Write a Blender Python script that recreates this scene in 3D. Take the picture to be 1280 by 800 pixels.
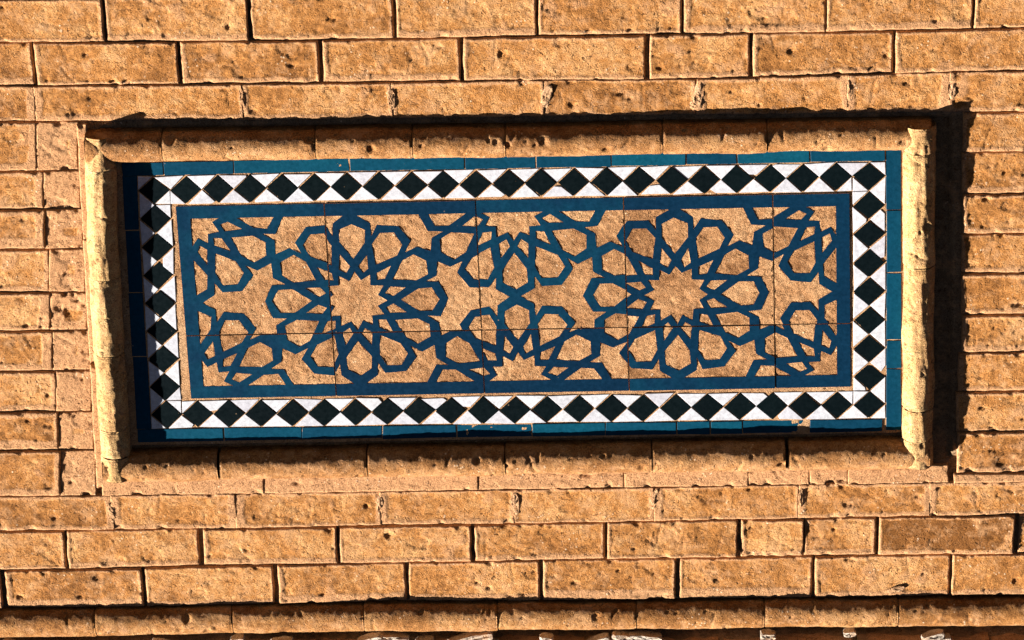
import bpy, math, random
import numpy as np
from mathutils import Matrix, Vector
from mathutils.geometry import delaunay_2d_cdt
random.seed(7)
rng = np.random.default_rng(11)

for o in list(bpy.data.objects):
    bpy.data.objects.remove(o)
scn = bpy.context.scene
col = scn.collection

# ------------------------------------------------------------------ camera
# The photograph is taken from below, looking up at a panel high on a wall,
# and shown upside down (the sun stands upper left of the wall, the picture has
# its light from the lower left).  u = picture right, v = picture up, d = out
# of the wall;  world X = -u, world Y = -d, world Z = ZC - v.
IW, IH, FPX = 1280, 800, 4200.0
TILT, YAW, ROLL = math.radians(23.23), math.radians(2.69), math.radians(2.0)
DIST, ZC = 4.83, 3.5
S = 0.00115                                  # metres per picture pixel at the wall
M3 = Matrix(((-1, 0, 0), (0, 0, -1), (0, -1, 0)))

def _cam_axes():
    F = np.array([0, -math.sin(TILT), -math.cos(TILT)])
    cy, sy = math.cos(YAW), math.sin(YAW)
    Ry = np.array([[cy, 0, sy], [0, 1, 0], [-sy, 0, cy]])
    F = Ry @ F
    R0 = Ry @ np.array([1., 0, 0])
    U0 = np.cross(R0, F)
    r = math.cos(ROLL) * R0 - math.sin(ROLL) * U0
    u = math.sin(ROLL) * R0 + math.cos(ROLL) * U0
    return r, u, F
CR, CU, CF = _cam_axes()
CPOS = -CF * DIST

def unp(x, y, d=0.0):
    """picture pixel -> (u, v) on the plane at depth d of the wall"""
    x = np.asarray(x, float); y = np.asarray(y, float)
    vec = CR * ((x - IW / 2) / FPX)[..., None] + CU * ((IH / 2 - y) / FPX)[..., None] + CF
    t = (d - CPOS[2]) / vec[..., 2]
    P = CPOS + vec * t[..., None]
    return P[..., 0], P[..., 1]

def W(u, v, d):
    return Vector((-u, -d, ZC - v))

cam = bpy.data.cameras.new('camera')
cam.sensor_width = 36.0
cam.lens = FPX / IW * 36.0
cam.clip_end = 500
co = bpy.data.objects.new('camera', cam)
col.objects.link(co)
rot = Matrix((CR, CU, -CF)).transposed()
co.matrix_world = Matrix.Translation(W(*CPOS)) @ (M3 @ rot).to_4x4()
scn.camera = co
scn.render.engine = 'CYCLES'
scn.cycles.diffuse_bounces = 1
scn.render.resolution_x, scn.render.resolution_y = 1024, 640

# ------------------------------------------------------------------ light
SUN_UVD = Vector((-2.7, -1.45, 1.0)).normalized()      # towards the sun, in u v d
sdir = M3 @ SUN_UVD
elev = math.asin(sdir.z)
world = bpy.data.worlds.new('World')
scn.world = world
world.use_nodes = True
nt = world.node_tree
sky = nt.nodes.new('ShaderNodeTexSky')
sky.sky_type = 'NISHITA'
sky.sun_disc = False
sky.altitude = 2500
sky.air_density = 0.05
sky.dust_density = 0.0
sky.ozone_density = 1.0
sky.sun_elevation = elev
sky.sun_rotation = math.atan2(sdir.x, sdir.y)
bg = nt.nodes['Background']
bg.inputs['Strength'].default_value = 0.05
nt.links.new(sky.outputs[0], bg.inputs['Color'])
sl = bpy.data.lights.new('sun', 'SUN')
sl.energy = 5.0
sl.angle = math.radians(0.5)
sl.color = (1.0, 0.96, 0.90)
so = bpy.data.objects.new('sun', sl)
so.rotation_euler = (-sdir).to_track_quat('-Z', 'Y').to_euler()
so.location = W(0, 0, 0) + sdir * 8
col.objects.link(so)
scn.view_settings.view_transform = 'Standard'
scn.view_settings.look = 'None'
scn.view_settings.exposure = 1.92
scn.view_settings.gamma = 1.0

# ------------------------------------------------------------------ noise
_perm = rng.permutation(256)
_perm = np.concatenate([_perm, _perm, _perm])
_ang = rng.random(256) * 2 * math.pi
_gx, _gy = np.cos(_ang), np.sin(_ang)

def perlin(x, y):
    xi = np.floor(x).astype(int); yi = np.floor(y).astype(int)
    xf = x - xi; yf = y - yi
    fx = xf * xf * xf * (xf * (xf * 6 - 15) + 10); fy = yf * yf * yf * (yf * (yf * 6 - 15) + 10)
    def g(ix, iy, dx, dy):
        h = _perm[_perm[ix & 255] + (iy & 255)]
        return _gx[h] * dx + _gy[h] * dy
    a = g(xi, yi, xf, yf); b = g(xi + 1, yi, xf - 1, yf)
    c = g(xi, yi + 1, xf, yf - 1); d = g(xi + 1, yi + 1, xf - 1, yf - 1)
    return (a + (b - a) * fx) * (1 - fy) + (c + (d - c) * fx) * fy

def fbm(x, y, f, o=3):
    r = 0; a = 1.0
    for k in range(o):
        r = r + a * perlin(x * f + 17.3 * k, y * f + 9.1 * k)
        f *= 2.1; a *= 0.5
    return r

def sstep(a, b, x):
    t = np.clip((x - a) / (b - a), 0, 1)
    return t * t * (3 - 2 * t)

# ------------------------------------------------------------------ materials
class NT:
    def __init__(s, name):
        s.m = bpy.data.materials.new(name)
        s.m.use_nodes = True
        s.t = s.m.node_tree
        s.b = s.t.nodes['Principled BSDF']
    def n(s, typ, **kw):
        nd = s.t.nodes.new(typ)
        for k, v in kw.items():
            setattr(nd, k, v)
        return nd
    def l(s, a, b):
        s.t.links.new(a, b)
    def val(s, sock, v):
        if hasattr(v, 'is_output'):
            s.l(v, sock)
        else:
            sock.default_value = v
    def math(s, op, a, b=0.0, c=None, clamp=False):
        nd = s.n('ShaderNodeMath', operation=op)
        nd.use_clamp = clamp
        s.val(nd.inputs[0], a); s.val(nd.inputs[1], b)
        if c is not None:
            s.val(nd.inputs[2], c)
        return nd.outputs[0]
    def coords(s):
        tc = s.n('ShaderNodeTexCoord')
        oi = s.n('ShaderNodeObjectInfo')
        s.rand = oi.outputs['Random']
        add = s.n('ShaderNodeVectorMath', operation='ADD')
        s.l(tc.outputs['Object'], add.inputs[0])
        cmb = s.n('ShaderNodeCombineXYZ')
        s.l(s.math('MULTIPLY', s.rand, 37.0), cmb.inputs[0])
        s.l(s.math('MULTIPLY', s.rand, 91.0), cmb.inputs[1])
        s.l(s.math('MULTIPLY', s.rand, 53.0), cmb.inputs[2])
        s.l(cmb.outputs[0], add.inputs[1])
        s.co = add.outputs[0]
        return s.co
    def noise(s, scale, detail=3, rough=0.55, vec=None):
        nd = s.n('ShaderNodeTexNoise')
        nd.inputs['Scale'].default_value = scale
        nd.inputs['Detail'].default_value = detail
        nd.inputs['Roughness'].default_value = rough
        s.l(vec or s.co, nd.inputs['Vector'])
        return nd.outputs['Fac']
    def voro(s, scale, vec=None, rnd=1.0):
        nd = s.n('ShaderNodeTexVoronoi')
        nd.inputs['Scale'].default_value = scale
        nd.inputs['Randomness'].default_value = rnd
        s.l(vec or s.co, nd.inputs['Vector'])
        return nd
    def ramp(s, fac, stops):
        nd = s.n('ShaderNodeValToRGB')
        el = nd.color_ramp.elements
        while len(el) < len(stops):
            el.new(0.5)
        for e, (p, c) in zip(el, stops):
            e.position = p
            e.color = (*c, 1) if len(c) == 3 else c
        s.val(nd.inputs[0], fac)
        return nd.outputs[0]
    def mix(s, fac, a, b, mode='MIX'):
        nd = s.n('ShaderNodeMix', data_type='RGBA', blend_type=mode)
        s.val(nd.inputs[0], fac)
        for i, v in ((6, a), (7, b)):
            if isinstance(v, tuple):
                v = (*v, 1)
            s.val(nd.inputs[i], v)
        return nd.outputs[2]
    def attr(s, name):
        nd = s.n('ShaderNodeAttribute', attribute_name=name)
        return nd.outputs['Fac']
    def rng(s, v, a, b, c=0.0, d=1.0):
        nd = s.n('ShaderNodeMapRange')
        s.val(nd.inputs[0], v)
        for i, k in enumerate((a, b, c, d)):
            nd.inputs[i + 1].default_value = k
        return nd.outputs[0]
    def bump(s, h, dist, strength=1.0):
        nd = s.n('ShaderNodeBump')
        nd.inputs['Distance'].default_value = dist
        nd.inputs['Strength'].default_value = strength
        s.l(h, nd.inputs['Height'])
        s.l(nd.outputs[0], s.b.inputs['Normal'])
    def out(s, colr, rough, spec=0.3):
        s.val(s.b.inputs['Base Color'], colr if not isinstance(colr, tuple) else (*colr, 1))
        s.val(s.b.inputs['Roughness'], rough)
        s.b.inputs['Specular IOR Level'].default_value = spec
        return s.m

def mat_brick(name, dark, mid, light, mort_col, grime=0.5, bumpd=0.0016, tone=0.10, crk=0.4, grain=1.0):
    k = NT(name); k.coords()
    n1 = k.noise(14, 4); n2 = k.noise(85, 7, 0.68); n3 = k.noise(560, 3, 0.75)
    f = k.math('ADD', k.math('MULTIPLY', n1, 0.55), k.math('MULTIPLY', n2, 0.6))
    f = k.math('ADD', f, k.math('MULTIPLY', k.math('SUBTRACT', k.rand, 0.5), tone))
    burn = k.math('MINIMUM', k.attr('mort'), 0.0)
    f = k.math('ADD', f, k.math('MULTIPLY', burn, 0.5))
    c = k.ramp(f, [(0.40, dark), (0.56, mid), (0.71, light)])
    mf = k.attr('mort')
    mn = k.mix(k.rng(n2, 0.35, 0.65), tuple(x * 0.82 for x in mort_col), tuple(min(1, x * 1.15) for x in mort_col))
    c = k.mix(mf, c, mn)
    c = k.mix(1.0, c, k.ramp(n3, [(0.34, (1 - .60 * grain, 1 - .65 * grain, 1 - .70 * grain)), (0.5, (1, 1, 1)), (0.66, (1 + .38 * grain, 1 + .38 * grain, 1 + .38 * grain))]), 'MULTIPLY')
    # dark pits and pale lime specks
    dn = k.n('ShaderNodeTexNoise'); dn.inputs['Scale'].default_value = 140; k.l(k.co, dn.inputs['Vector'])
    ds = k.n('ShaderNodeVectorMath', operation='SCALE'); ds.inputs[3].default_value = 0.014; k.l(dn.outputs['Color'], ds.inputs[0])
    da = k.n('ShaderNodeVectorMath', operation='ADD'); k.l(k.co, da.inputs[0]); k.l(ds.outputs[0], da.inputs[1])
    wco = da.outputs[0]
    v1 = k.voro(105, wco); pit = k.math('MULTIPLY', k.rng(v1.outputs['Distance'], 0.10, 0.24, 1, 0), k.rng(k.noise(26, 2), 0.46, 0.56))
    c = k.mix(k.math('MULTIPLY', pit, 0.75), c, (0.10, 0.042, 0.014))
    v2 = k.voro(150); pale = k.math('MULTIPLY', k.rng(v2.outputs['Distance'], 0.14, 0.26, 1, 0), k.rng(k.noise(33, 2), 0.57, 0.64))
    c = k.mix(k.math('MULTIPLY', pale, 0.7), c, (0.72, 0.52, 0.34))
    # hairline cracks
    vc = k.n('ShaderNodeTexVoronoi', feature='DISTANCE_TO_EDGE'); vc.inputs['Scale'].default_value = 34
    wv = k.n('ShaderNodeVectorMath', operation='ADD')
    nz = k.n('ShaderNodeTexNoise'); nz.inputs['Scale'].default_value = 60; k.l(k.co, nz.inputs['Vector'])
    sc = k.n('ShaderNodeVectorMath', operation='SCALE'); sc.inputs[3].default_value = 0.035
    k.l(nz.outputs['Color'], sc.inputs[0]); k.l(k.co, wv.inputs[0]); k.l(sc.outputs[0], wv.inputs[1]); k.l(wv.outputs[0], vc.inputs['Vector'])
    crack = k.math('MULTIPLY', k.rng(vc.outputs['Distance'], 0.008, 0.03, 1, 0), k.rng(k.noise(19, 2), 0.57, 0.63))
    crack = k.math('MULTIPLY', crack, crk)
    c = k.mix(k.math('MULTIPLY', crack, 0.9), c, (0.13, 0.055, 0.02))
    gr = k.math('MULTIPLY', k.rng(k.noise(48, 5, 0.7), 0.58, 0.70), grime)
    c = k.mix(gr, c, (0.13, 0.062, 0.022))
    # pale peach lime bloom and burnt patches
    bl = k.rng(k.noise(34, 6, 0.78), 0.49, 0.66)
    c = k.mix(k.math('MULTIPLY', bl, 0.7), c, (0.545, 0.290, 0.134))
    v3 = k.voro(210, wco); sp3 = k.math('MULTIPLY', k.rng(v3.outputs['Distance'], 0.10, 0.30, 1, 0), k.rng(k.noise(60, 3), 0.47, 0.60))
    c = k.mix(k.math('MULTIPLY', sp3, 0.7), c, (0.11, 0.045, 0.013))
    h = k.math('ADD', k.math('MULTIPLY', n2, 1.25), k.math('MULTIPLY', n3, 0.85))
    mp = k.n('ShaderNodeMapping'); mp.inputs['Scale'].default_value = (0.32, 1.0, 1.0); mp.inputs['Rotation'].default_value = (0, 0, 0.5); k.l(wco, mp.inputs['Vector'])
    sc1 = k.rng(k.noise(150, 3, 0.6, mp.outputs[0]), 0.60, 0.68)
    c = k.mix(k.math('MULTIPLY', sc1, 0.45), c, (0.14, 0.058, 0.018))
    h = k.math('SUBTRACT', h, k.math('MULTIPLY', sp3, 0.35))
    h = k.math('SUBTRACT', h, k.math('MULTIPLY', sc1, 0.45))
    h = k.math('SUBTRACT', h, k.math('MULTIPLY', pit, 0.6))
    h = k.math('ADD', h, k.math('MULTIPLY', pale, 0.25))
    h = k.math('SUBTRACT', h, k.math('MULTIPLY', crack, 0.5))
    k.bump(h, bumpd)
    return k.out(c, 0.92, 0.15)

BD, BM, BL = (0.190, 0.072, 0.016), (0.395, 0.164, 0.043), (0.535, 0.275, 0.106)
MORT = (0.475, 0.240, 0.108)
m_brick = mat_brick('brick_clay', BD, BM, BL, MORT, 0.4)
m_roll = mat_brick('rounded_brick_clay', (0.16, 0.060, 0.014), (0.30, 0.128, 0.036), (0.42, 0.215, 0.082), (0.38, 0.19, 0.085), 0.7, 0.0018)
m_mort = mat_brick('shade_toned_mortar', (0.13, 0.080, 0.042), (0.20, 0.125, 0.068), (0.28, 0.18, 0.10), (0.26, 0.165, 0.09), 0.4, 0.0016)  # mortar colour darkened to deepen the shade inside the joints
m_clay = mat_brick('chiselled_terracotta', (0.19, 0.082, 0.029), (0.350, 0.170, 0.070), (0.46, 0.255, 0.120), (0.42, 0.215, 0.10), 0.3, 0.0014, 0.16, 0.15, 1.15)
m_grout = mat_brick('grout', (0.20, 0.095, 0.038), (0.34, 0.185, 0.088), (0.45, 0.28, 0.15), MORT, 0.6, 0.0012)
m_rollp = mat_brick('sunlit_tone_brick', (0.24, 0.115, 0.036), (0.445, 0.246, 0.088), (0.57, 0.385, 0.175), (0.53, 0.325, 0.145), 0.9, 0.0017)  # paler clay for the upright rolls, strong sunlight painted into the colour
m_lump = mat_brick('lime_lump', (0.44, 0.25, 0.125), (0.54, 0.34, 0.19), (0.60, 0.42, 0.27), MORT, 0.1, 0.0016)
m_stone = mat_brick('pale_rubble', (0.30, 0.23, 0.165), (0.46, 0.38, 0.30), (0.56, 0.49, 0.41), MORT, 0.3, 0.002)

def mat_glaze(name, stops, rough=0.3, mott=0.25, spec=0.4, wear=(0.50, 0.32, 0.17), wearamt=0.5, bumpd=0.0004):
    k = NT(name); k.coords()
    n1 = k.noise(22, 3); n2 = k.noise(160, 4, 0.65); n3 = k.noise(700, 2, 0.6)
    f = k.math('ADD', k.math('MULTIPLY', k.rand, 1 - mott), k.math('MULTIPLY', k.rng(n1, 0.3, 0.7), mott))
    c = k.ramp(f, stops)
    c = k.mix(1.0, c, k.ramp(n2, [(0.3, (0.8, 0.8, 0.8)), (0.7, (1.18, 1.18, 1.18))]), 'MULTIPLY')
    c = k.mix(1.0, c, k.ramp(n3, [(0.3, (0.86, 0.86, 0.86)), (0.7, (1.12, 1.12, 1.12))]), 'MULTIPLY')
    v = k.voro(70); sp = k.math('MULTIPLY', k.rng(v.outputs['Distance'], 0.04, 0.09, 1, 0), k.rng(k.noise(40, 2), 0.60, 0.66))
    c = k.mix(k.math('MULTIPLY', sp, wearamt), c, wear)
    k.bump(k.math('ADD', n1, k.math('MULTIPLY', n2, 0.25)), bumpd)
    r = k.rng(n2, 0.3, 0.7, rough - 0.06, rough + 0.12)
    return k.out(c, r, spec)
m_blue = mat_glaze('blue_glaze', [(0.0, (0.0020, 0.031, 0.062)), (0.5, (0.0022, 0.043, 0.080)), (1.0, (0.0026, 0.062, 0.100))], 0.42, 0.25, 0.06)
m_strap = mat_glaze('blue_strap_glaze', [(0.0, (0.0018, 0.0160, 0.039)), (0.6, (0.0020, 0.0220, 0.050)), (1.0, (0.0024, 0.039, 0.072))], 0.45, 0.4, 0.05)
m_black = mat_glaze('black_glaze', [(0.0, (0.0018, 0.0042, 0.0055)), (1.0, (0.0022, 0.0060, 0.0070))], 0.42, 0.4, 0.05, wearamt=0.3)
m_white = mat_glaze('white_glaze', [(0.0, (0.44, 0.42, 0.46)), (0.35, (0.515, 0.51, 0.54)), (1.0, (0.55, 0.55, 0.565))], 0.42, 0.3, 0.25, (0.33, 0.2, 0.12), 0.35)

k = NT('low_bounce_ground'); k.coords()  # ground colour set near black so little light bounces onto the wall
gm = k.out(k.ramp(k.noise(1.5, 6), [(0.3, (0.018, 0.016, 0.014)), (0.7, (0.030, 0.027, 0.023))]), 0.95, 0.1)

# ------------------------------------------------------------------ object helpers
def tag(o, label=None, cat=None, group=None, kind=None):
    for key, v in (('label', label), ('category', cat), ('group', group), ('kind', kind)):
        if v:
            o[key] = v
    return o

def link(o, parent=None):
    col.objects.link(o)
    if parent is not None:
        o.parent = parent
    return o

def thing(name, u, v, d):
    o = bpy.data.objects.new(name, None)
    o.empty_display_size = 0.05
    o.matrix_world = Matrix.Translation(W(u, v, d)) @ M3.to_4x4()
    o['_o'] = (u, v, d)
    return link(o)

def np_mesh(name, V, F, mats, smooth=True, attr=None, fmat=None):
    me = bpy.data.meshes.new(name)
    me.from_pydata(V.tolist() if hasattr(V, 'tolist') else V, [], F.tolist() if hasattr(F, 'tolist') else F)
    for m in mats:
        me.materials.append(m)
    me.polygons.foreach_set('use_smooth', [smooth] * len(me.polygons))
    if fmat is not None:
        me.polygons.foreach_set('material_index', fmat)
    if attr is not None:
        a = me.attributes.new('mort', 'FLOAT', 'POINT')
        a.data.foreach_set('value', np.asarray(attr, np.float32))
    me.update()
    return me

def part(name, me, parent, u, v, d, pu=None):
    o = bpy.data.objects.new(name, me)
    p = pu if pu is not None else parent['_o']
    o.location = (u - p[0], v - p[1], d - p[2])
    o['_o'] = (u, v, d)
    return link(o, parent)

def grid_faces(nx, ny, off=0):
    i = np.arange(nx - 1)[None, :] + np.arange(ny - 1)[:, None] * nx + off
    i = i.ravel()
    return np.stack([i, i + 1, i + nx + 1, i + nx], 1)

# ------------------------------------------------------------------ setting
gme = np_mesh('ground', [(-60, -60, 0), (60, -60, 0), (60, 60, 0), (-60, 60, 0)], [(0, 1, 2, 3)], [gm], False)
g = link(bpy.data.objects.new('ground', gme)); tag(g, kind='structure')

# course lines of the wall: y of each dark joint line along x (picture pixels, on the wall face)
LN = [0]
def line(*pts, wav=0.0):
    LN[0] += 1
    ph = LN[0] * 7.7
    xs = [p[0] for p in pts]; ys = [p[1] for p in pts]
    def f(x):
        x = np.asarray(x, float)
        y = np.interp(x, xs, ys)
        s0 = -0.0138
        y = np.where(x < xs[0], ys[0] + (x - xs[0]) * s0, y)
        y = np.where(x > xs[-1], ys[-1] + (x - xs[-1]) * s0, y)
        return y + wav * fbm(x + ph * 31, x * 0 + ph, 0.011, 2)
    return f
Jm3 = line((0, -107), (1280, -128))
Jm2 = line((0, -54), (1280, -74))
J0 = line((0, -1), (1280, -19))
J1 = line((0, 53), (430, 50), (855, 43), (1280, 35.5), wav=2.2)
J2 = line((0, 107), (430, 104), (855, 98), (1280, 88), wav=2.2)
J3 = line((0, 152), (100, 153), (1180, 141), (1280, 141))
S1 = line((0, 621), (130, 619), (640, 611), (1180, 603), (1280, 602), wav=2.2)     # top of course D
J4 = line((0, 665), (430, 658.5), (855, 651.5), (1280, 643), wav=2.2)
J5 = line((0, 714), (430, 704.5), (855, 697.5), (1280, 693), wav=2.2)
J6 = line((0, 763), (430, 753.5), (855, 750.5), (1280, 745), wav=2.2)
J7 = line((0, 799), (430, 793), (855, 790), (1280, 785))
J8 = line((0, 815), (1280, 801))
J9 = line((0, 872), (1280, 856))
J10 = line((0, 922), (1280, 906))
PITCH = 178
def ext(js, lo=-430, hi=1720, pitch=None):
    js = list(js); p = pitch or PITCH
    while js[0] > lo:
        js.insert(0, js[0] - p)
    while js[-1] < hi:
        js.append(js[-1] + p)
    return js
courses = [
    (Jm3, Jm2, ext([40, 221], pitch=181), {}),
    (Jm2, J0, ext([-50, 132], pitch=181), {}),
    (J0, J1, ext([131, 311, 494, 671, 853, 1033, 1217], pitch=181), {}),
    (J1, J2, ext([43, 224, 401, 577, 809, 938, 1119], pitch=180), {}),
    (J2, J3, ext([44, 303, 490, 680, 870, 1060, 1187], pitch=178), {'flush': 1}),
    (S1, J4, ext([-30, 140, 295, 475, 642, 818, 998, 1162], pitch=170), {'flush': 1}),
    (J4, J5, ext([83, 252, 422, 592, 758, 924, 1005, 1097, 1270], pitch=169), {}),
    (J5, J6, ext([5, 180, 346, 509, 676, 848, 1016, 1188], pitch=169), {}),
    (J8, J9, ext([60, 229], pitch=168), {}),
    (J9, J10, ext([140, 308], pitch=168), {}),
]
LL = [152, 214, 262, 312, 366, 414, 464, 515, 563, 621]
RL = [141, 191, 243, 293, 342, 394, 441, 490, 540, 592]

wc = unp(640, 400)
wall = thing('brick_wall', 0.0, ZC - 0.0, -0.02)       # at the foot of the wall
tag(wall, 'weathered ochre brick wall with raked joints, holding the recessed mosaic panel', 'wall')

SEED = [0]
def brick(quad_px, d0=0.0, step=0.0019, smear=(0.007, 0.004, 0.0025, 0.003), name='brick', mat=None, rough=1.0, edge=0.0019, npit=26, parent=None, flush=0.0):
    """quad_px: TL, TR, BR, BL in pixels; smear: mortar band widths bottom, left, top, right"""
    SEED[0] += 1
    r = np.random.default_rng(SEED[0])
    q = np.array(quad_px, float)
    qu, qv = unp(q[:, 0], q[:, 1], d0)
    cu, cv = qu.mean(), qv.mean()
    w = math.hypot(qu[1] - qu[0], qv[1] - qv[0]); h = math.hypot(qu[3] - qu[0], qv[3] - qv[0])
    nx = max(6, int(w / step)); ny = max(5, int(h / step))
    # denser rows towards the edges
    s = np.linspace(0, 1, nx); t = np.linspace(0, 1, ny)
    Sg, Tg = np.meshgrid(s, t)
    bi = lambda a: (a[0] * (1 - Sg) + a[1] * Sg) * (1 - Tg) + (a[3] * (1 - Sg) + a[2] * Sg) * Tg
    U, V = bi(qu), bi(qv)
    U0, V0 = U.copy(), V.copy()
    ox, oy = r.random(2) * 200
    eL, eR, eT, eB = Sg * w, (1 - Sg) * w, Tg * h, (1 - Tg) * h
    wob = 0.0016
    U = U + wob * fbm(U0 + ox, V0 + oy, 28, 2); V = V + wob * fbm(U0 + ox + 50, V0 + oy, 28, 2)
    nz = lambda f, o=2, k=0: fbm(U0 + ox + 3.7 * k, V0 + oy - 2.1 * k, f, o)
    e = np.minimum(np.minimum(eL, eR), np.minimum(eT, eB))
    er = edge * (1 + 0.7 * nz(45, 2, 1))
    x = np.clip(1 - e / np.maximum(er, 1e-4), 0, 1)
    H = -er * (1 - np.sqrt(np.clip(1 - x * x, 0, 1))) * (1.0 - flush * 0.85)
    H += rough * (0.0009 * nz(17, 2, 2) + 0.0006 * nz(60, 3, 3) + 0.0005 * nz(190, 3, 4))
    sb, slf, stp, sr = [a * (0.5 + r.random() * 1.0) for a in smear]
    wv = 0.0034 * nz(38, 3, 5)
    mo = np.maximum(np.maximum(sstep(sb + 0.001, sb - 0.001, eB + wv), sstep(slf + 0.001, slf - 0.001, eL + wv)),
                    np.maximum(sstep(stp + 0.001, stp - 0.001, eT + wv), sstep(sr + 0.001, sr - 0.001, eR + wv)))
    qc = q.mean(0)
    burnt = 0.55 if (1090 < qc[0] < 1275 and 655 < qc[1] < 690) else (r.uniform(0.05, 0.2) if r.random() < 0.15 else 0.0)
    blot = sstep(0.50, 0.72, nz(22, 3, 6) + 0.25 * r.random())
    mo = np.clip(np.maximum(mo, 0.7 * blot), 0, 1)
    hm = mo
    H -= 0.0005 * (1 - mo) * rough
    H += 0.0004 * mo
    mo = mo - burnt * (1 - mo) * (0.6 + 0.8 * sstep(-0.3, 0.4, nz(30, 3, 9)))
    for _ in range(int(npit * r.uniform(0.5, 1.5))):
        pu, pv = r.random() * w, r.random() * h
        rad = r.uniform(0.0012, 0.0028) if r.random() < 0.88 else r.uniform(0.0035, 0.006)
        dd = np.hypot((Sg * w - pu) * r.uniform(0.5, 1.1), (Tg * h - pv) * r.uniform(0.8, 1.6)) / rad + 0.45 * nz(150, 2, 8)
        H -= rad * r.uniform(0.25, 0.5) * sstep(1.1, 0.35, dd)
    for _ in range(r.integers(1, 5) if npit > 8 else 0):            # spalled scabs
        pu, pv = r.random() * w, r.random() * h; rad = r.uniform(0.005, 0.017)
        dd = np.hypot((Sg * w - pu) * r.uniform(0.45, 0.9), Tg * h - pv) / rad + 0.55 * nz(55, 3, 11) + 0.2 * nz(200, 2, 12)
        H -= r.uniform(0.0005, 0.0013) * sstep(1.0, 0.86, dd)
    for _ in range(r.integers(2, 6)):            # chipped arrises
        pu = r.random() * w; pv = r.choice([0, h]); rad = r.uniform(0.004, 0.010)
        dd = np.hypot(Sg * w - pu, Tg * h - pv) / rad
        H -= 0.0022 * sstep(1.0, 0.4, dd + 0.3 * nz(90, 2, 7))
    for _ in range(r.integers(0, 4)):            # trowel scores
        pu, pv = r.random() * w, r.random() * h; an = r.uniform(0, math.pi); ln = r.uniform(0.008, 0.03)
        du, dv = Sg * w - pu, Tg * h - pv
        al = du * math.cos(an) + dv * math.sin(an); pe = -du * math.sin(an) + dv * math.cos(an) + 0.0015 * np.sin(al * 120)
        H -= 0.0009 * sstep(0.0021, 0.0005, np.abs(pe)) * sstep(ln, ln * 0.7, np.abs(al))
    fo = 1 - 0.8 * flush
    H += fo * (r.normal() * 0.0008) + (Sg - 0.5) * r.normal() * 0.0014 * fo + (Tg - 0.5) * r.normal() * 0.0012
    top = np.stack([U - cu, V - cv, H], -1).reshape(-1, 3)
    idx = np.arange(nx * ny).reshape(ny, nx)
    ring = np.concatenate([idx[0, :], idx[1:, -1], idx[-1, -2::-1], idx[-2:0:-1, 0]])
    low = top[ring].copy(); low[:, 2] = -0.075 if quad_px[0][1] > 795 else -0.028
    n0 = len(top)
    V3 = np.concatenate([top, low])
    F = grid_faces(nx, ny)[:, ::-1]
    m = len(ring); a = np.arange(m); b = (a + 1) % m
    sides = np.stack([ring[a], ring[b], n0 + b, n0 + a], 1)
    F = np.concatenate([F, sides])
    me = np_mesh(name, V3, F, [mat or m_brick], True, np.concatenate([mo.ravel(), mo.ravel()[ring]]))
    return part(name, me, parent or wall, cu, cv, d0)

GH, GV = 1.3, 2.3          # half joint widths (pixels), bed and cross joints
def lean(x, y0, y1):       # vertical joints lean with the perspective of the wall
    return -(x - 640) * 0.00012 * (y1 - y0) + 0.02 * (y1 - y0)
for (ya, yb, js, opt) in courses:
    fl = opt.get('flush', 0)
    for xa, xb in zip(js[:-1], js[1:]):
        gv = -0.5 if fl else GV + rng.uniform(-0.8, 0.6)
        x0 = xa + (0.7 if xa == 1005 else gv + 0.5 * rng.normal()); x1 = xb - (0.7 if xb == 1005 else gv + 0.5 * rng.normal())
        mid = (x0 + x1) / 2
        far = x1 < -25 or x0 > 1305 or ya(mid) < -40 or ya(mid) > 800
        l0 = lean(x0, ya(x0), yb(x0)) / 2; l1 = lean(x1, ya(x1), yb(x1)) / 2
        g1, g0 = GH * rng.uniform(0.7, 1.4), GH * rng.uniform(0.4, 1.0)
        quad = [(x0 - l0, ya(x0) + g0), (x1 - l1, ya(x1) + g0), (x1 + l1, yb(x1) - g1), (x0 + l0, yb(x0) - g1)]
        brick(quad, 0.0, 0.006 if far else 0.0019, npit=4 if far else 20, flush=fl,
              smear=((0.013 if ya is J5 else 0.0075), 0.005, 0.003, 0.004) if not fl else (0.005, 0.009, 0.004, 0.009))
# courses beside the panel
for side, L in ((0, LL), (1, RL)):
    for ya, yb in zip(L[:-1], L[1:]):
        if side == 0:
            ym = (ya + yb) / 2
            xe = 50 + (ym - 180) * 0.065 + rng.normal() * 2
            js = [(-480, -308, 1), (-302, -125, 1), (-119, xe, 0), (xe - 0.3, 97 + (ym - 170) * 0.055, 2)]
        else:
            xs_ = 1206 - (ya - 141) * 0.028 + rng.normal() * 1.2
            xm = 1375 + rng.normal() * 25
            js = [(xs_, xm, 0), (xm + 6, xm + 180, 1), (xm + 186, 1770, 1)]
        for xa, xb, far in js:
            sl = 0.0138
            yy = lambda x, y: y - (x - (40 if side == 0 else 1240)) * sl
            quad = [(xa, yy(xa, ya) + GH * 0.7), (xb, yy(xb, ya) + GH * 0.7), (xb, yy(xb, yb) - GH), (xa, yy(xa, yb) - GH)]
            if far == 2:
                brick(quad, -0.0006, 0.0019, smear=(0.02, 0.03, 0.02, 0.012), edge=0.0010, npit=10, flush=0.8, rough=0.9, name='brick_end')
            else:
                brick(quad, 0.0, 0.006 if far else 0.0019, npit=4 if far else 28, smear=(0.007, 0.006, 0.004, 0.007) if side else (0.012, 0.006, 0.006, 0.012))
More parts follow.
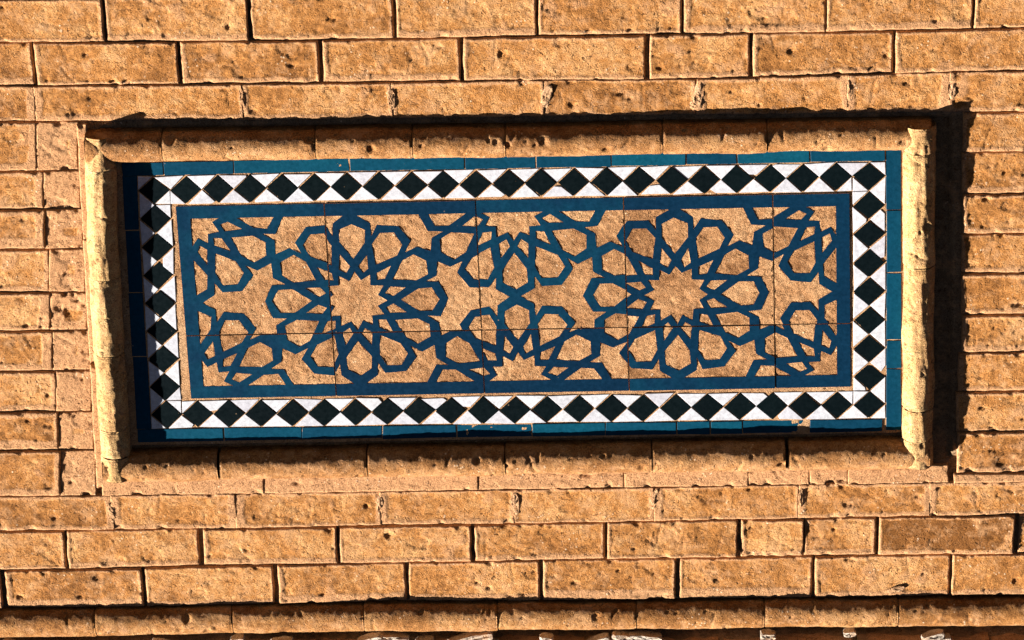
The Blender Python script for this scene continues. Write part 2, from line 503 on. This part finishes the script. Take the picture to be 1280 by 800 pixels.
# plaster fillets where the side courses meet the frame
for ya, yb in ((156, 300), (300, 455), (455, 612)):
    f = lambda y: 96.5 + (y - 170) * 0.055
    brick([(f(ya), ya), (f(ya) + 13, ya), (f(yb) + 13, yb), (f(yb), yb)], 0.0002, 0.0019, smear=(0.03, 0.03, 0.03, 0.03), edge=0.0008, npit=6, flush=0.7, rough=0.9, name='plaster_fillet')
# flush mortar band between frame and course D, cracked into pieces
bj = [128, 330, 598, 780, 935, 1012, 1060, 1186]
for xa, xb in zip(bj[:-1], bj[1:]):
    t = line((128, 600), (640, 590.5), (1190, 582)); 
    quad = [(xa + .1, t(xa) - 1), (xb - .1, t(xb) - 1), (xb - .1, S1(xb) + 0.5), (xa + .1, S1(xa) + 0.5)]
    brick(quad, -0.0003, 0.0019, smear=(0.03, 0.03, 0.03, 0.03), edge=0.0008, npit=5, flush=0.6, rough=0.6, name='mortar_band')

brick([(1192, 593), (1420, 591), (1420, 600), (1192, 603.5)], -0.0003, 0.0022, smear=(0.03, 0.03, 0.03, 0.03), edge=0.0008, npit=3, flush=0.6, rough=0.6, name='mortar_band')
# mortar bed behind everything (one continuous surface)
xs = np.arange(-440, 1730, 3.6); ys = np.arange(-140, 930, 3.6)
X, Y = np.meshgrid(xs, ys)
U, V = unp(X, Y, 0.0)
H = -0.0085 + 0.0014 * fbm(U, V, 60, 3) + 0.0008 * fbm(U + 7, V, 14, 2)
inflush = sstep(0, 4, Y - J2(X)) * sstep(0, 4, J3(X) - Y) + sstep(0, 4, Y - S1(X)) * sstep(0, 4, J4(X) - Y)
H = H + np.clip(inflush, 0, 1) * (0.0038 + 0.0012 * fbm(U + 3, V + 5, 50, 2))
leftpl = sstep(46, 66, X) * sstep(112, 106, X) * sstep(150, 158, Y) * sstep(622, 614, Y)
H = H + leftpl * 0.0042
inner = sstep(120, 128, X - (Y - 170) * 0.05) * sstep(1192, 1186, X) * sstep(160, 166, Y + (X - 140) * 0.0138) * sstep(592, 586, Y + (X - 140) * 0.0138)
H = np.where(inner > 0, H * (1 - inner) - 0.017 * inner, H)
gap = sstep(-2, 2, Y - J7(X) + 3) * sstep(2, -2, Y - J8(X))
H = H * (1 - gap) + gap * (-0.065 + 0.006 * fbm(U, V, 40, 2))
rollg = sstep(-2, 2, Y - J6(X) + 2) * sstep(2, -2, Y - J7(X))
H = H * (1 - rollg) + rollg * -0.012
H[0, :] = H[-1, :] = -0.1; H[:, 0] = H[:, -1] = -0.1
c0 = (0.0, 0.0)
V3 = np.stack([U, V, H], -1).reshape(-1, 3)
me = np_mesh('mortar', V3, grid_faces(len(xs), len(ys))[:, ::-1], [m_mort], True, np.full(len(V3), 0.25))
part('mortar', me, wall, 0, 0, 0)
# solid body of the wall down to the ground
bx = []
x0, x1, z0, z1, yf, yb_ = -3.2, 3.2, 0.0, 5.2, -0.085, -0.45
bv = [(a, ZC - zz, dd) for dd in (yf, yb_) for zz in (z0, z1) for a in (x0, x1)]
bf = [(0, 1, 3, 2), (4, 6, 7, 5), (0, 4, 5, 1), (2, 3, 7, 6), (0, 2, 6, 4), (1, 5, 7, 3)]
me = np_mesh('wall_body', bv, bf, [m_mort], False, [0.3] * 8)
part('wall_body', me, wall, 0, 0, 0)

# ------------------------------------------------------------------ rounded bricks
def roll_brick(p0, p1, rad, cdepth, name, parent, step=0.0021, amp=1.0, arc=128, gap0=0.0003, gap1=0.0003, mort=0.15, sweep=0.0, flat=1.0, streak=0.0, mat=None):
    """half-round brick from uv point p0 to p1; axis lies at depth cdepth"""
    SEED[0] += 1
    r = np.random.default_rng(SEED[0] + 500)
    p0 = np.array(p0); p1 = np.array(p1)
    ax = p1 - p0; L = np.hypot(*ax); ax = ax / L; nrm = np.array([-ax[1], ax[0]])
    nl = max(5, int(L / step)); na = int(math.radians(2 * arc) * rad / step)
    al = np.linspace(gap0, L - gap1, nl); th = np.radians(np.linspace(-arc, arc, na))
    A, T = np.meshgrid(al, th)
    ox, oy = r.random(2) * 200
    arcpos = T * rad
    n = lambda f, o=2, k=0: fbm(A + ox + 2.3 * k, arcpos + oy - 1.7 * k, f, o)
    R = rad * (1 + r.normal() * 0.015) + amp * (0.0013 * n(11, 2) + 0.0006 * n(60, 3, 1) + 0.00025 * n(190, 3, 2) + 0.0009 * fbm(A * 0.3 + ox, arcpos + oy, 60, 3))
    R = R + streak * 0.0016 * fbm(A * 0.16 + ox, arcpos + oy, 95, 3)
    ee = np.minimum(A - gap0, L - gap1 - A); er = 0.0018 * (1 + 0.8 * n(50, 2, 3)); x = np.clip(1 - ee / np.maximum(er, 1e-4), 0, 1)
    R = R - er * (1 - np.sqrt(np.clip(1 - x * x, 0, 1))) * 0.8
    for _ in range(int(16 * L / 0.2)):
        pa, pt = r.random() * L, r.uniform(-1.3, 1.3) * rad
        rd = r.uniform(0.0018, 0.004) if r.random() < 0.85 else r.uniform(0.004, 0.008)
        dd = np.hypot(A - pa, (arcpos - pt) * r.uniform(0.7, 1.5)) / rd
        R = R - rd * r.uniform(0.3, 0.55) * sstep(1.1, 0.35, dd)
    for _ in range(int(3.5 * L / 0.2)):           # gouges across the roll
        pa, pt = r.random() * L, r.uniform(-1.2, 1.2) * rad; an = r.uniform(-0.7, 0.7) + math.pi / 2; ln = r.uniform(0.006, 0.02)
        du, dv = A - pa, arcpos - pt
        a2 = du * math.cos(an) + dv * math.sin(an); pe = -du * math.sin(an) + dv * math.cos(an) + 0.002 * np.sin(a2 * 150)
        R = R - 0.0015 * sstep(0.0028, 0.0006, np.abs(pe)) * sstep(ln, ln * 0.6, np.abs(a2))
    off = R * np.sin(np.clip(T, -math.pi / 2, math.pi / 2)); dep = np.where(np.abs(T) < math.pi / 2, R * np.cos(T) * flat, -R * (np.abs(T) - math.pi / 2))
    off = off + 0.0016 * fbm(A + ox, A * 0 + oy, 9, 2)
    dep = dep + r.normal() * 0.0007 + 0.0012 * fbm(A + oy, A * 0 + ox, 8, 2)
    bend = sweep * 4 * (A / L) * (1 - A / L)
    mid = (p0 + p1) / 2
    P = p0 + A[..., None] * ax + (off + bend)[..., None] * nrm - mid
    V3 = np.concatenate([P, dep[..., None]], -1).reshape(-1, 3)
    F = grid_faces(nl, na)
    e0 = np.arange(na) * nl; e1 = e0 + nl - 1
    nb = len(V3)
    c_0 = np.append((p0 + gap0 * ax) - mid, -0.004); c_1 = np.append((p1 - gap1 * ax) - mid, -0.004)
    V3 = np.concatenate([V3, [c_0, c_1]])
    Fl = F.tolist() + [[int(a), int(b), nb] for a, b in zip(e0[1:], e0[:-1])] + [[int(a), int(b), nb + 1] for a, b in zip(e1[:-1], e1[1:])]
    mo = np.clip(mort + 0.9 * sstep(0.35, 0.7, n(24, 3, 5)), 0, 1).ravel()
    me = np_mesh(name, V3, Fl, [mat or m_roll], True, np.concatenate([mo, [0, 0]]))
    return part(name, me, parent, mid[0], mid[1], cdepth)

RAD, CD = 0.0222, 0.0
frame = thing('brick_frame', *[float(a) for a in unp(644, 575)], -0.01)
tag(frame, 'raised frame of worn half-round bricks around the blue mosaic panel', 'frame')
def pline(a, b):
    return lambda t: (a[0] + (b[0] - a[0]) * t, a[1] + (b[1] - a[1]) * t)
def uvp(x, y):
    u, v = unp(x, y, 0.0)
    return float(u), float(v)
topc = line((120, 183), (640, 176.5), (1150, 167.5)); botc = line((150, 583.5), (640, 574), (1150, 567))
leftc = line((170, 124.5), (330, 130), (470, 138), (590, 147)); rightc = line((160, 1149.5), (350, 1148.5), (590, 1146))
tj = [108, 204, 395, 516, 632, 828, 958, 1164]
for a, b in zip(tj[:-1], tj[1:]):
    roll_brick(uvp(a, topc(a)), uvp(b, topc(b)), RAD, CD, 'rounded_brick', frame)
bjs = [130, 276, 460, 632, 815, 985, 1162]
for a, b in zip(bjs[:-1], bjs[1:]):
    wide = 0.0045 if b == 985 else (0.003 if b == 276 else 0.001)
    roll_brick(uvp(a, botc(a)), uvp(b, botc(b)), RAD, CD, 'rounded_brick', frame, gap1=wide, amp=1.15)
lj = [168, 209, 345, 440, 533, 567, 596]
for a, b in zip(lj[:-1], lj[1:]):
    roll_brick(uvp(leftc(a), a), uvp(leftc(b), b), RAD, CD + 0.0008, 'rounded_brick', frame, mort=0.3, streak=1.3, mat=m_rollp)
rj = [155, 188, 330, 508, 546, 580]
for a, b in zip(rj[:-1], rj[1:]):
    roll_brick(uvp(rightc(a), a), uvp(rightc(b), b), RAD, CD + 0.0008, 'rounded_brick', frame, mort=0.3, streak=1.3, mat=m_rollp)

# half-round string course and the open joint full of rubble beyond it
gj = ext([-45, 120, 291, 455, 622, 795, 955, 1122, 1290], pitch=168)
for a, b in zip(gj[:-1], gj[1:]):
    far = b < -25 or a > 1305
    yc = lambda x: (J6(x) + J7(x)) / 2 - 1
    roll_brick(uvp(a, yc(a)), uvp(b, yc(b)), 0.0225, -0.003, 'rounded_brick', wall, flat=0.8, step=0.006 if far else 0.0021, amp=1.3, mort=0.0)

def stone(x, y, rx, ry, seed, name='rubble_stone', mat=None, dep=-0.004, thick=0.009, cl=0.66):
    r = np.random.default_rng(seed)
    nu, nv = 14, 9
    th = np.linspace(0, 2 * math.pi, nu, endpoint=False); ph = np.linspace(-math.pi / 2, math.pi / 2, nv)
    V3 = []
    for p in ph:
        for t in th:
            n = np.array([math.cos(p) * math.cos(t), math.cos(p) * math.sin(t), math.sin(p)])
            s = 1 + 0.30 * float(fbm(np.array([n[0] * 1.1 + seed]), np.array([n[1] * 1.1 + n[2]]), 1.0, 3)[0])
            n = np.clip(n * s, -cl, cl) / cl
            V3.append((n[0] * rx * S, n[1] * ry * S, n[2] * thick))
    F = []
    for j in range(nv - 1):
        for i in range(nu):
            F.append((j * nu + i, j * nu + (i + 1) % nu, (j + 1) * nu + (i + 1) % nu, (j + 1) * nu + i))
    rt = r.uniform(-0.35, 0.35)
    V3 = [(a * math.cos(rt) - b * math.sin(rt), a * math.sin(rt) + b * math.cos(rt), c + r.normal() * 0.0008) for a, b, c in V3]
    me = np_mesh(name, V3, F, [mat or m_stone], mat is not None, [0.6 if mat else 0.0] * len(V3))
    u, v = unp(x, y, dep)
    return part(name, me, wall, float(u), float(v), dep)
sr = np.random.default_rng(77)
for i, (x, y, rx, ry) in enumerate([(297, 799, 9, 4), (352, 803, 15, 5), (463, 800, 16, 6), (492, 797, 20, 5), (531, 802, 12, 5),
                                   (588, 798, 30, 6), (612, 804, 12, 5), (683, 799, 9, 6), (747, 801, 16, 5), (778, 797, 14, 7), (806, 796, 22, 5),
                                   (960, 794, 10, 5), (1062, 790, 8, 4), (1166, 795, 15, 5), (1181, 799, 8, 4), (20, 808, 18, 5), (205, 806, 16, 5)]):
    stone(x, y, rx, ry, 40 + i * 3)

for i, (x, y, rx, ry) in enumerate([(303, 124, 3, 15), (489, 124, 5, 13), (683, 120, 6, 15), (873, 119, 6, 17), (1062, 113, 4, 14), (1190, 112, 5, 12),
                                   (140, 640, 4, 13), (475, 632, 4, 14), (644, 629, 5, 16), (818, 624, 4, 14), (1001, 625, 3, 16), (870, 131, 8, 6), (905, 691, 10, 4), (1120, 737, 12, 4)]):
    stone(x, y, rx, ry, 140 + i * 5, 'mortar_lump', m_lump, 0.0000, 0.0010, 0.95)

# ------------------------------------------------------------------ the mosaic panel
DP = -0.0025
panel = thing('tile_panel', *[float(a) for a in unp(640, 545, DP)], DP)
tag(panel, 'long blue mosaic panel of interlaced twelve-point stars with black and white diamond border', 'tile panel')

def homog(src, dst):
    A = []; B = []
    for (x, y), (X_, Y_) in zip(src, dst):
        A += [[x, y, 1, 0, 0, 0, -X_ * x, -X_ * y], [0, 0, 0, x, y, 1, -Y_ * x, -Y_ * y]]
        B += [X_, Y_]
    h = np.linalg.solve(np.array(A, float), np.array(B, float))
    return np.append(h, 1).reshape(3, 3)
def apply(Hm, P):
    P = np.asarray(P, float)
    q = np.concatenate([P, np.ones((*P.shape[:-1], 1))], -1) @ Hm.T
    return q[..., :2] / q[..., 2:]
def to_uv(px, d):
    u, v = unp(px[..., 0], px[..., 1], d)
    return np.stack([u, v], -1)

def inset(poly, a):
    """inset of a polygon by a (any orientation), vertices moved along the mitre"""
    P = np.asarray(poly, float)
    ar = 0.5 * np.sum(P[:, 0] * np.roll(P[:, 1], -1) - np.roll(P[:, 0], -1) * P[:, 1])
    if ar < 0:
        P = P[::-1]
    e = np.roll(P, -1, 0) - P; e = e / np.linalg.norm(e, axis=1)[:, None]
    n = np.stack([-e[:, 1], e[:, 0]], 1); npv = np.roll(n, 1, 0)
    m = n + npv; k = np.sum(m * n, 1)
    return P + m * (a / np.maximum(k, 0.25))[:, None]

def tile(name, uv, mat, dtop=0.0, thick=0.004, bev=0.0004, parent=None, tilt=0.006):
    uv = inset(uv, 0.0)
    c = uv.mean(0); n = len(uv)
    tx, ty = rng.normal() * tilt, rng.normal() * tilt
    z = lambda P: (P[:, 0] - c[0]) * tx + (P[:, 1] - c[1]) * ty
    t_ = inset(uv, bev)
    V3 = np.concatenate([np.c_[t_ - c, z(t_)], np.c_[uv - c, z(uv) - bev], np.c_[uv - c, np.full(n, -thick)]])
    F = [list(range(n))]
    for i in range(n):
        j = (i + 1) % n
        F += [[n + i, n + j, j, i], [2 * n + i, 2 * n + j, n + j, n + i]]
    me = np_mesh(name, V3, F, [mat], False)
    return part(name, me, parent or panel, c[0], c[1], DP + dtop)

# grout bed
HFi0 = np.linalg.inv(homog([(0, 0), (804, 0), (804, 232), (0, 232)], [(237, 273), (1045.3, 257), (1046.9, 469.2), (253.6, 483.6)]))
gx = np.arange(140, 1134, 3.0); gy = np.arange(180, 552, 3.0)
X, Y = np.meshgrid(gx, gy); Y = Y - (X - 640) * 0.0165
U, V = unp(X, Y, DP)
H = -0.0011 + 0.0006 * fbm(U, V, 90, 3) + 0.0004 * fbm(U, V, 30, 2)
PF = apply(HFi0, np.stack([X, Y], -1))
H = np.where((PF[..., 0] > -14) & (PF[..., 0] < 818) & (PF[..., 1] > -14) & (PF[..., 1] < 246), -0.0019, H)
V3 = np.stack([U, V, H], -1).reshape(-1, 3)
gcu, gcv = V3[:, 0].mean(), V3[:, 1].mean(); V3[:, 0] -= gcu; V3[:, 1] -= gcv
part('grout', np_mesh('grout', V3, grid_faces(len(gx), len(gy))[:, ::-1], [m_grout], True, np.full(len(V3), 0.2)), panel, gcu, gcv, DP)

# black and white border
HD = homog([(0, 0), (22, 0), (22, 8), (0, 8)], [(192.5, 238), (1086.3, 220.6), (1087, 505.8), (208, 518.3)])
def bt(poly, mat, name, ins, jit, dtop=0.0):
    px = apply(HD, np.array(poly, float))
    px = px + rng.normal(size=px.shape) * jit
    uv = inset(to_uv(px, DP), ins * S)
    if name != 'diamond_tile' and rng.random() < 0.16 and len(uv) == 3:      # a broken corner
        i = rng.integers(3); f = rng.uniform(0.12, 0.3)
        a, b, c = uv[i - 1], uv[i], uv[(i + 1) % 3]
        uv = np.array([a, b + (a - b) * f, b + (c - b) * f * rng.uniform(0.5, 1.3), c])
    elif name == 'diamond_tile' and rng.random() < 0.12:
        i = rng.integers(4); f = rng.uniform(0.06, 0.16)
        l = list(uv); a, b, c = uv[i - 1], uv[i], uv[(i + 1) % 4]
        l[i:i + 1] = [b + (a - b) * f, b + (c - b) * f]
        uv = np.array(l)
    return tile(name, uv, mat, dtop + rng.normal() * 0.00025)
DN, TN = 'diamond_tile', 'triangle_tile'
hh = 0.5
for tt, sg in ((0, -1), (8, 1)):
    for i in range(23):
        bt([(i - hh, tt), (i, tt - hh), (i + hh, tt), (i, tt + hh)], m_black, DN, 0.6, 0.5)
    for i in range(22):
        bt([(i, tt + sg * .5), (i + 1, tt + sg * .5), (i + .5, tt)], m_white, TN, 0.7, 0.55)
        if 0 < i < 21:
            bt([(i, tt - sg * .5), (i + 1, tt - sg * .5), (i + .5, tt)], m_white, TN, 0.7, 0.55)
    bt([(.5, tt), (.5, tt - sg * .5), (1, tt - sg * .5)], m_white, TN, 0.6, 0.3)
    bt([(21.5, tt), (21.5, tt - sg * .5), (21, tt - sg * .5)], m_white, TN, 0.6, 0.3)
for ss, sg in ((0, -1), (22, 1)):
    for j in range(1, 8):
        bt([(ss - hh, j), (ss, j - hh), (ss + hh, j), (ss, j + hh)], m_black, DN, 0.6, 0.5)
    for j in range(8):
        bt([(ss + sg * .5, j), (ss + sg * .5, j + 1), (ss, j + .5)], m_white, TN, 0.7, 0.55)
        if 0 < j < 7:
            bt([(ss - sg * .5, j), (ss - sg * .5, j + 1), (ss, j + .5)], m_white, TN, 0.7, 0.55)
    for tt, sj in ((0, 1), (8, -1)):
        bt([(ss - sg * .5, tt + sj * .5), (ss - sg * .5, tt + sj), (ss, tt + sj * .5)], m_white, TN, 0.6, 0.3)
        bt([(ss - sg * .5, tt), (ss - sg * .5, tt + sj * .5), (ss, tt + sj * .5)], m_white, TN, 0.6, 0.3)
        bt([(ss + sg * .5, tt), (ss + sg * .5, tt - sj * .5), (ss, tt - sj * .5)], m_white, TN, 0.6, 0.3)

# outer blue border, piece by piece
HDi = np.linalg.inv(HD)
def sOf(x, y):
    return apply(HDi, np.array([[x, y]]))[0]
oi, oo = 0.525, 0.975
def strip(cuts, side):
    for a, b in zip(cuts[:-1], cuts[1:]):
        a2, b2 = a + 0.02, b - 0.02
        if side == 'top': P = [(a2, -oi), (b2, -oi), (b2, -oo), (a2, -oo)]
        if side == 'bottom': P = [(a2, 8 + oi), (b2, 8 + oi), (b2, 8 + oo), (a2, 8 + oo)]
        if side == 'left': P = [(-oi, a2), (-oi, b2), (-oo, b2), (-oo, a2)]
        if side == 'right': P = [(22 + oi, a2), (22 + oi, b2), (22 + oo, b2), (22 + oo, a2)]
        uv = to_uv(apply(HD, np.array(P)) + rng.normal(size=(4, 2)) * 0.35, DP)
        tile('border_tile', uv, m_blue, rng.normal() * 0.0003)
strip([-oo] + [sOf(x, 205)[0] for x in (204, 292, 437, 581, 670, 764, 858, 921, 1012.7)] + [22.5], 'top')
strip([-oo] + [sOf(x, 540)[0] for x in (279.5, 377, 478, 571, 665, 757, 846, 888, 928, 1012, 1104)], 'bottom')
strip([-oo] + [sOf(1117, y)[1] for y in (263, 341, 425, 461)] + [8.95], 'right')
strip([-oi, 1.4, 3.6, 5.9, 8 + oi], 'left')

# field of interlaced stars: geometry in pattern units (one unit = one pixel of panel width)
HF = homog([(0, 0), (804, 0), (804, 232), (0, 232)], [(237, 273), (1045.3, 257), (1046.9, 469.2), (253.6, 483.6)])
HFi = np.linalg.inv(HF)
AX, AY, NN = 201.0, 116.0, 232.0
def pol(r, deg):
    return np.array([r * math.cos(math.radians(deg)), r * math.sin(math.radians(deg))])
def loc(ax_deg, along, perp):
    return pol(along, ax_deg) + pol(perp, ax_deg + 90)
pieces = []
cent = [np.array([AX * i, AY * j]) for i in range(-1, 6) for j in range(-1, 4) if (i + j) % 2 == 0]
for c in cent:
    pieces.append(('star_inlay', [c + pol(40.0 if k % 2 == 0 else 29.0, 15 * k) for k in range(24)]))
    for k in range(12):
        a = 30 * k
        pieces.append(('petal_inlay', [c + loc(a, 105, 0), c + loc(a, 96.5, 16), c + loc(a, 79, 16), c + loc(a, 56, 0), c + loc(a, 79, -16), c + loc(a, 96.5, -16)]))
        b = a + 15
        pieces.append(('kite_inlay', [c + loc(b, 66, 0), c + loc(b, 46.8, 6.8), c + loc(b, 38.5, 0), c + loc(b, 46.8, -6.8)]))
for i in range(-1, 6):
    for j in range(-1, 4):
        if (i + j) % 2:
            continue
        for sx in (1, -1):
            T = np.array([AX * i + sx * AX / 3, AY * (j + 1)])
            c = np.array([AX * i, AY * j])
            P = []
            for q in range(3):
                d_ = T - c
                f = math.degrees(math.atan2(d_[1], d_[0]))
                P += [c + loc(f - 30, 105.5, 23), c + pol(91.5, f - 15), c + loc(f, 105.5, -23), c + pol(116.5, f), c + loc(f, 105.5, 23), c + pol(91.5, f + 15), c + loc(f + 30, 105.5, -23)]
                nxt = c + pol(NN, f + 30)
                mid = (c + nxt) / 2
                P.append(mid + (T - mid) / np.linalg.norm(T - mid) * 7.5)
                c = nxt
            pieces.append(('knot_inlay', P))

def clip(poly, axis, lim, keep_less):
    out = []
    n = len(poly)
    for a in range(n):
        p, q = poly[a], poly[(a + 1) % n]
        ip = (p[axis] <= lim) == keep_less; iq = (q[axis] <= lim) == keep_less
        if ip:
            out.append(p)
        if ip != iq:
            t = (lim - p[axis]) / (q[axis] - p[axis])
            out.append(p + (q - p) * t)
    return out
def area(P):
    P = np.array(P)
    return 0.5 * abs(np.sum(P[:, 0] * np.roll(P[:, 1], -1) - np.roll(P[:, 0], -1) * P[:, 1]))

def pxP(x, y):
    return apply(HFi, np.array([[x, y]]))[0]
xj = [-17.0] + [(pxP(*a)[0] + pxP(*b)[0]) / 2 for a, b in (((407, 252), (418, 490)), ((597, 250), (603, 495)), ((781, 247), (785, 490)), ((966, 243), (969, 485)))] + [821.0]
yj = [-17.0, (pxP(230, 420)[1] + pxP(1060, 404)[1]) / 2, 249.0]
JG = 0.75
jit = np.random.default_rng(5)
pieces = [(nm, [p + jit.normal(size=2) * 0.6 for p in P]) for nm, P in pieces]
for r_ in range(2):
    for c_ in range(5):
        x0, x1, y0, y1 = xj[c_] + JG, xj[c_ + 1] - JG, yj[r_] + JG, yj[r_ + 1] - JG
        off = np.array([jit.normal() * 0.7, jit.normal() * 0.6])
        ls = []
        for nm, P in pieces:
            Q = [p + off for p in P]
            for ax_, lim, kl in ((0, max(x0, 0.6), False), (0, min(x1, 803.4), True), (1, max(y0, 0.6), False), (1, min(y1, 231.4), True)):
                Q = clip(Q, ax_, lim, kl) if len(Q) > 2 else Q
            if len(Q) > 2 and area(Q) > 9:
                Q = np.array(Q)
                if np.sum(Q[:, 0] * np.roll(Q[:, 1], -1) - np.roll(Q[:, 0], -1) * Q[:, 1]) < 0:
                    Q = Q[::-1]
                ls.append((nm, Q))
        outline = np.array([(x0, y0), (x1, y0), (x1, y1), (x0, y1)])
        cc = to_uv(apply(HF, np.array([[(x0 + x1) / 2, (y0 + y1) / 2]])), DP)[0]
        vc = [Vector(p) for p in outline]; fc = [[0, 1, 2, 3]]
        for nm, Q in ls:
            b = len(vc); vc += [Vector(p) for p in Q]; fc.append(list(range(b, b + len(Q))))
        ov, oe, of, _, _, ofo = delaunay_2d_cdt(vc, [], fc, 0, 1e-4)
        strap = [f for f, ids in zip(of, ofo) if list(ids) == [0]]
        P2 = np.array([tuple(v) for v in ov])
        uv = to_uv(apply(HF, P2), DP) - cc
        tz = jit.normal(size=3) * (0.0012, 0.003, 0.00025)
        zt = uv[:, 0] * tz[0] + uv[:, 1] * tz[1] + tz[2] * 1.5
        TH = 0.0024
        used = sorted({i for f in strap for i in f}); mp = {i: k_ for k_, i in enumerate(used)}
        n = len(used)
        V3 = [(uv[i, 0], uv[i, 1], zt[i]) for i in used] + [(uv[i, 0], uv[i, 1], zt[i] - TH) for i in used]
        ec = {}
        F = []; fm = []
        for f in strap:
            a, b, d_ = [mp[i] for i in f]
            pa, pb, pd = V3[a], V3[b], V3[d_]
            if (pb[0] - pa[0]) * (pd[1] - pa[1]) - (pb[1] - pa[1]) * (pd[0] - pa[0]) < 0:
                b, d_ = d_, b
            F.append([a, b, d_]); fm.append(0)
            for e in ((a, b), (b, d_), (d_, a)):
                ec[e] = 1
        for (a, b) in list(ec):
            if (b, a) not in ec:
                F.append([b, a, n + a, n + b]); fm.append(1)
        me = np_mesh('pattern_tile', V3, F, [m_strap, m_clay], False, None, fm)
        to = part('pattern_tile', me, panel, cc[0], cc[1], DP)
        # chiselled clay inlays, recessed between the glazed straps
        for nm, Q in ls:
            lo, hi = Q.min(0), Q.max(0)
            gx, gy = np.meshgrid(np.arange(lo[0] + 0.8, hi[0], 1.8), np.arange(lo[1] + 0.8, hi[1], 1.8))
            pts = np.c_[gx.ravel(), gy.ravel()] + jit.normal(size=(gx.size, 2)) * 0.25
            vv = [Vector(p) for p in Q] + [Vector(p) for p in pts]
            a_, b_, f_, _, _, o_ = delaunay_2d_cdt(vv, [], [list(range(len(Q)))], 0, 1e-4)
            tri = [f for f, ids in zip(f_, o_) if len(ids)]
            if not tri:
                continue
            Pq = np.array([tuple(v) for v in a_])
            us = sorted({i for f in tri for i in f}); mp = {i: k_ for k_, i in enumerate(us)}
            uvq = to_uv(apply(HF, Pq[us]), DP)
            cq = uvq.mean(0)
            rel = uvq - cc
            sd = jit.random() * 100
            z = rel[:, 0] * tz[0] + rel[:, 1] * tz[1] + tz[2] * 1.5 - 0.0005
            an = jit.uniform(0, math.pi); ca, sa = math.cos(an), math.sin(an)
            al_, pe_ = uvq[:, 0] * ca + uvq[:, 1] * sa, -uvq[:, 0] * sa + uvq[:, 1] * ca
            z = z + 0.0007 * fbm(uvq[:, 0] + sd, uvq[:, 1], 60, 2) + 0.0004 * fbm(uvq[:, 0], uvq[:, 1] + sd, 170, 2) + 0.0006 * fbm(al_ * 0.35, pe_ + sd, 130, 2)
            z = np.minimum(z, rel[:, 0] * tz[0] + rel[:, 1] * tz[1] + tz[2] * 1.5 - 0.0001)
            V3 = np.c_[uvq - cq, z]
            F = []
            for f in tri:
                a, b, d_ = [mp[i] for i in f]
                if (V3[b, 0] - V3[a, 0]) * (V3[d_, 1] - V3[a, 1]) - (V3[b, 1] - V3[a, 1]) * (V3[d_, 0] - V3[a, 0]) < 0:
                    b, d_ = d_, b
                F.append([a, b, d_])
            mo = np.clip(0.3 * fbm(uvq[:, 0], uvq[:, 1] + sd, 40, 2), 0, 1)
            part(nm, np_mesh(nm, V3, F, [m_clay], True, mo), to, cq[0], cq[1], DP)

for o in bpy.data.objects:
    if '_o' in o:
        del o['_o']
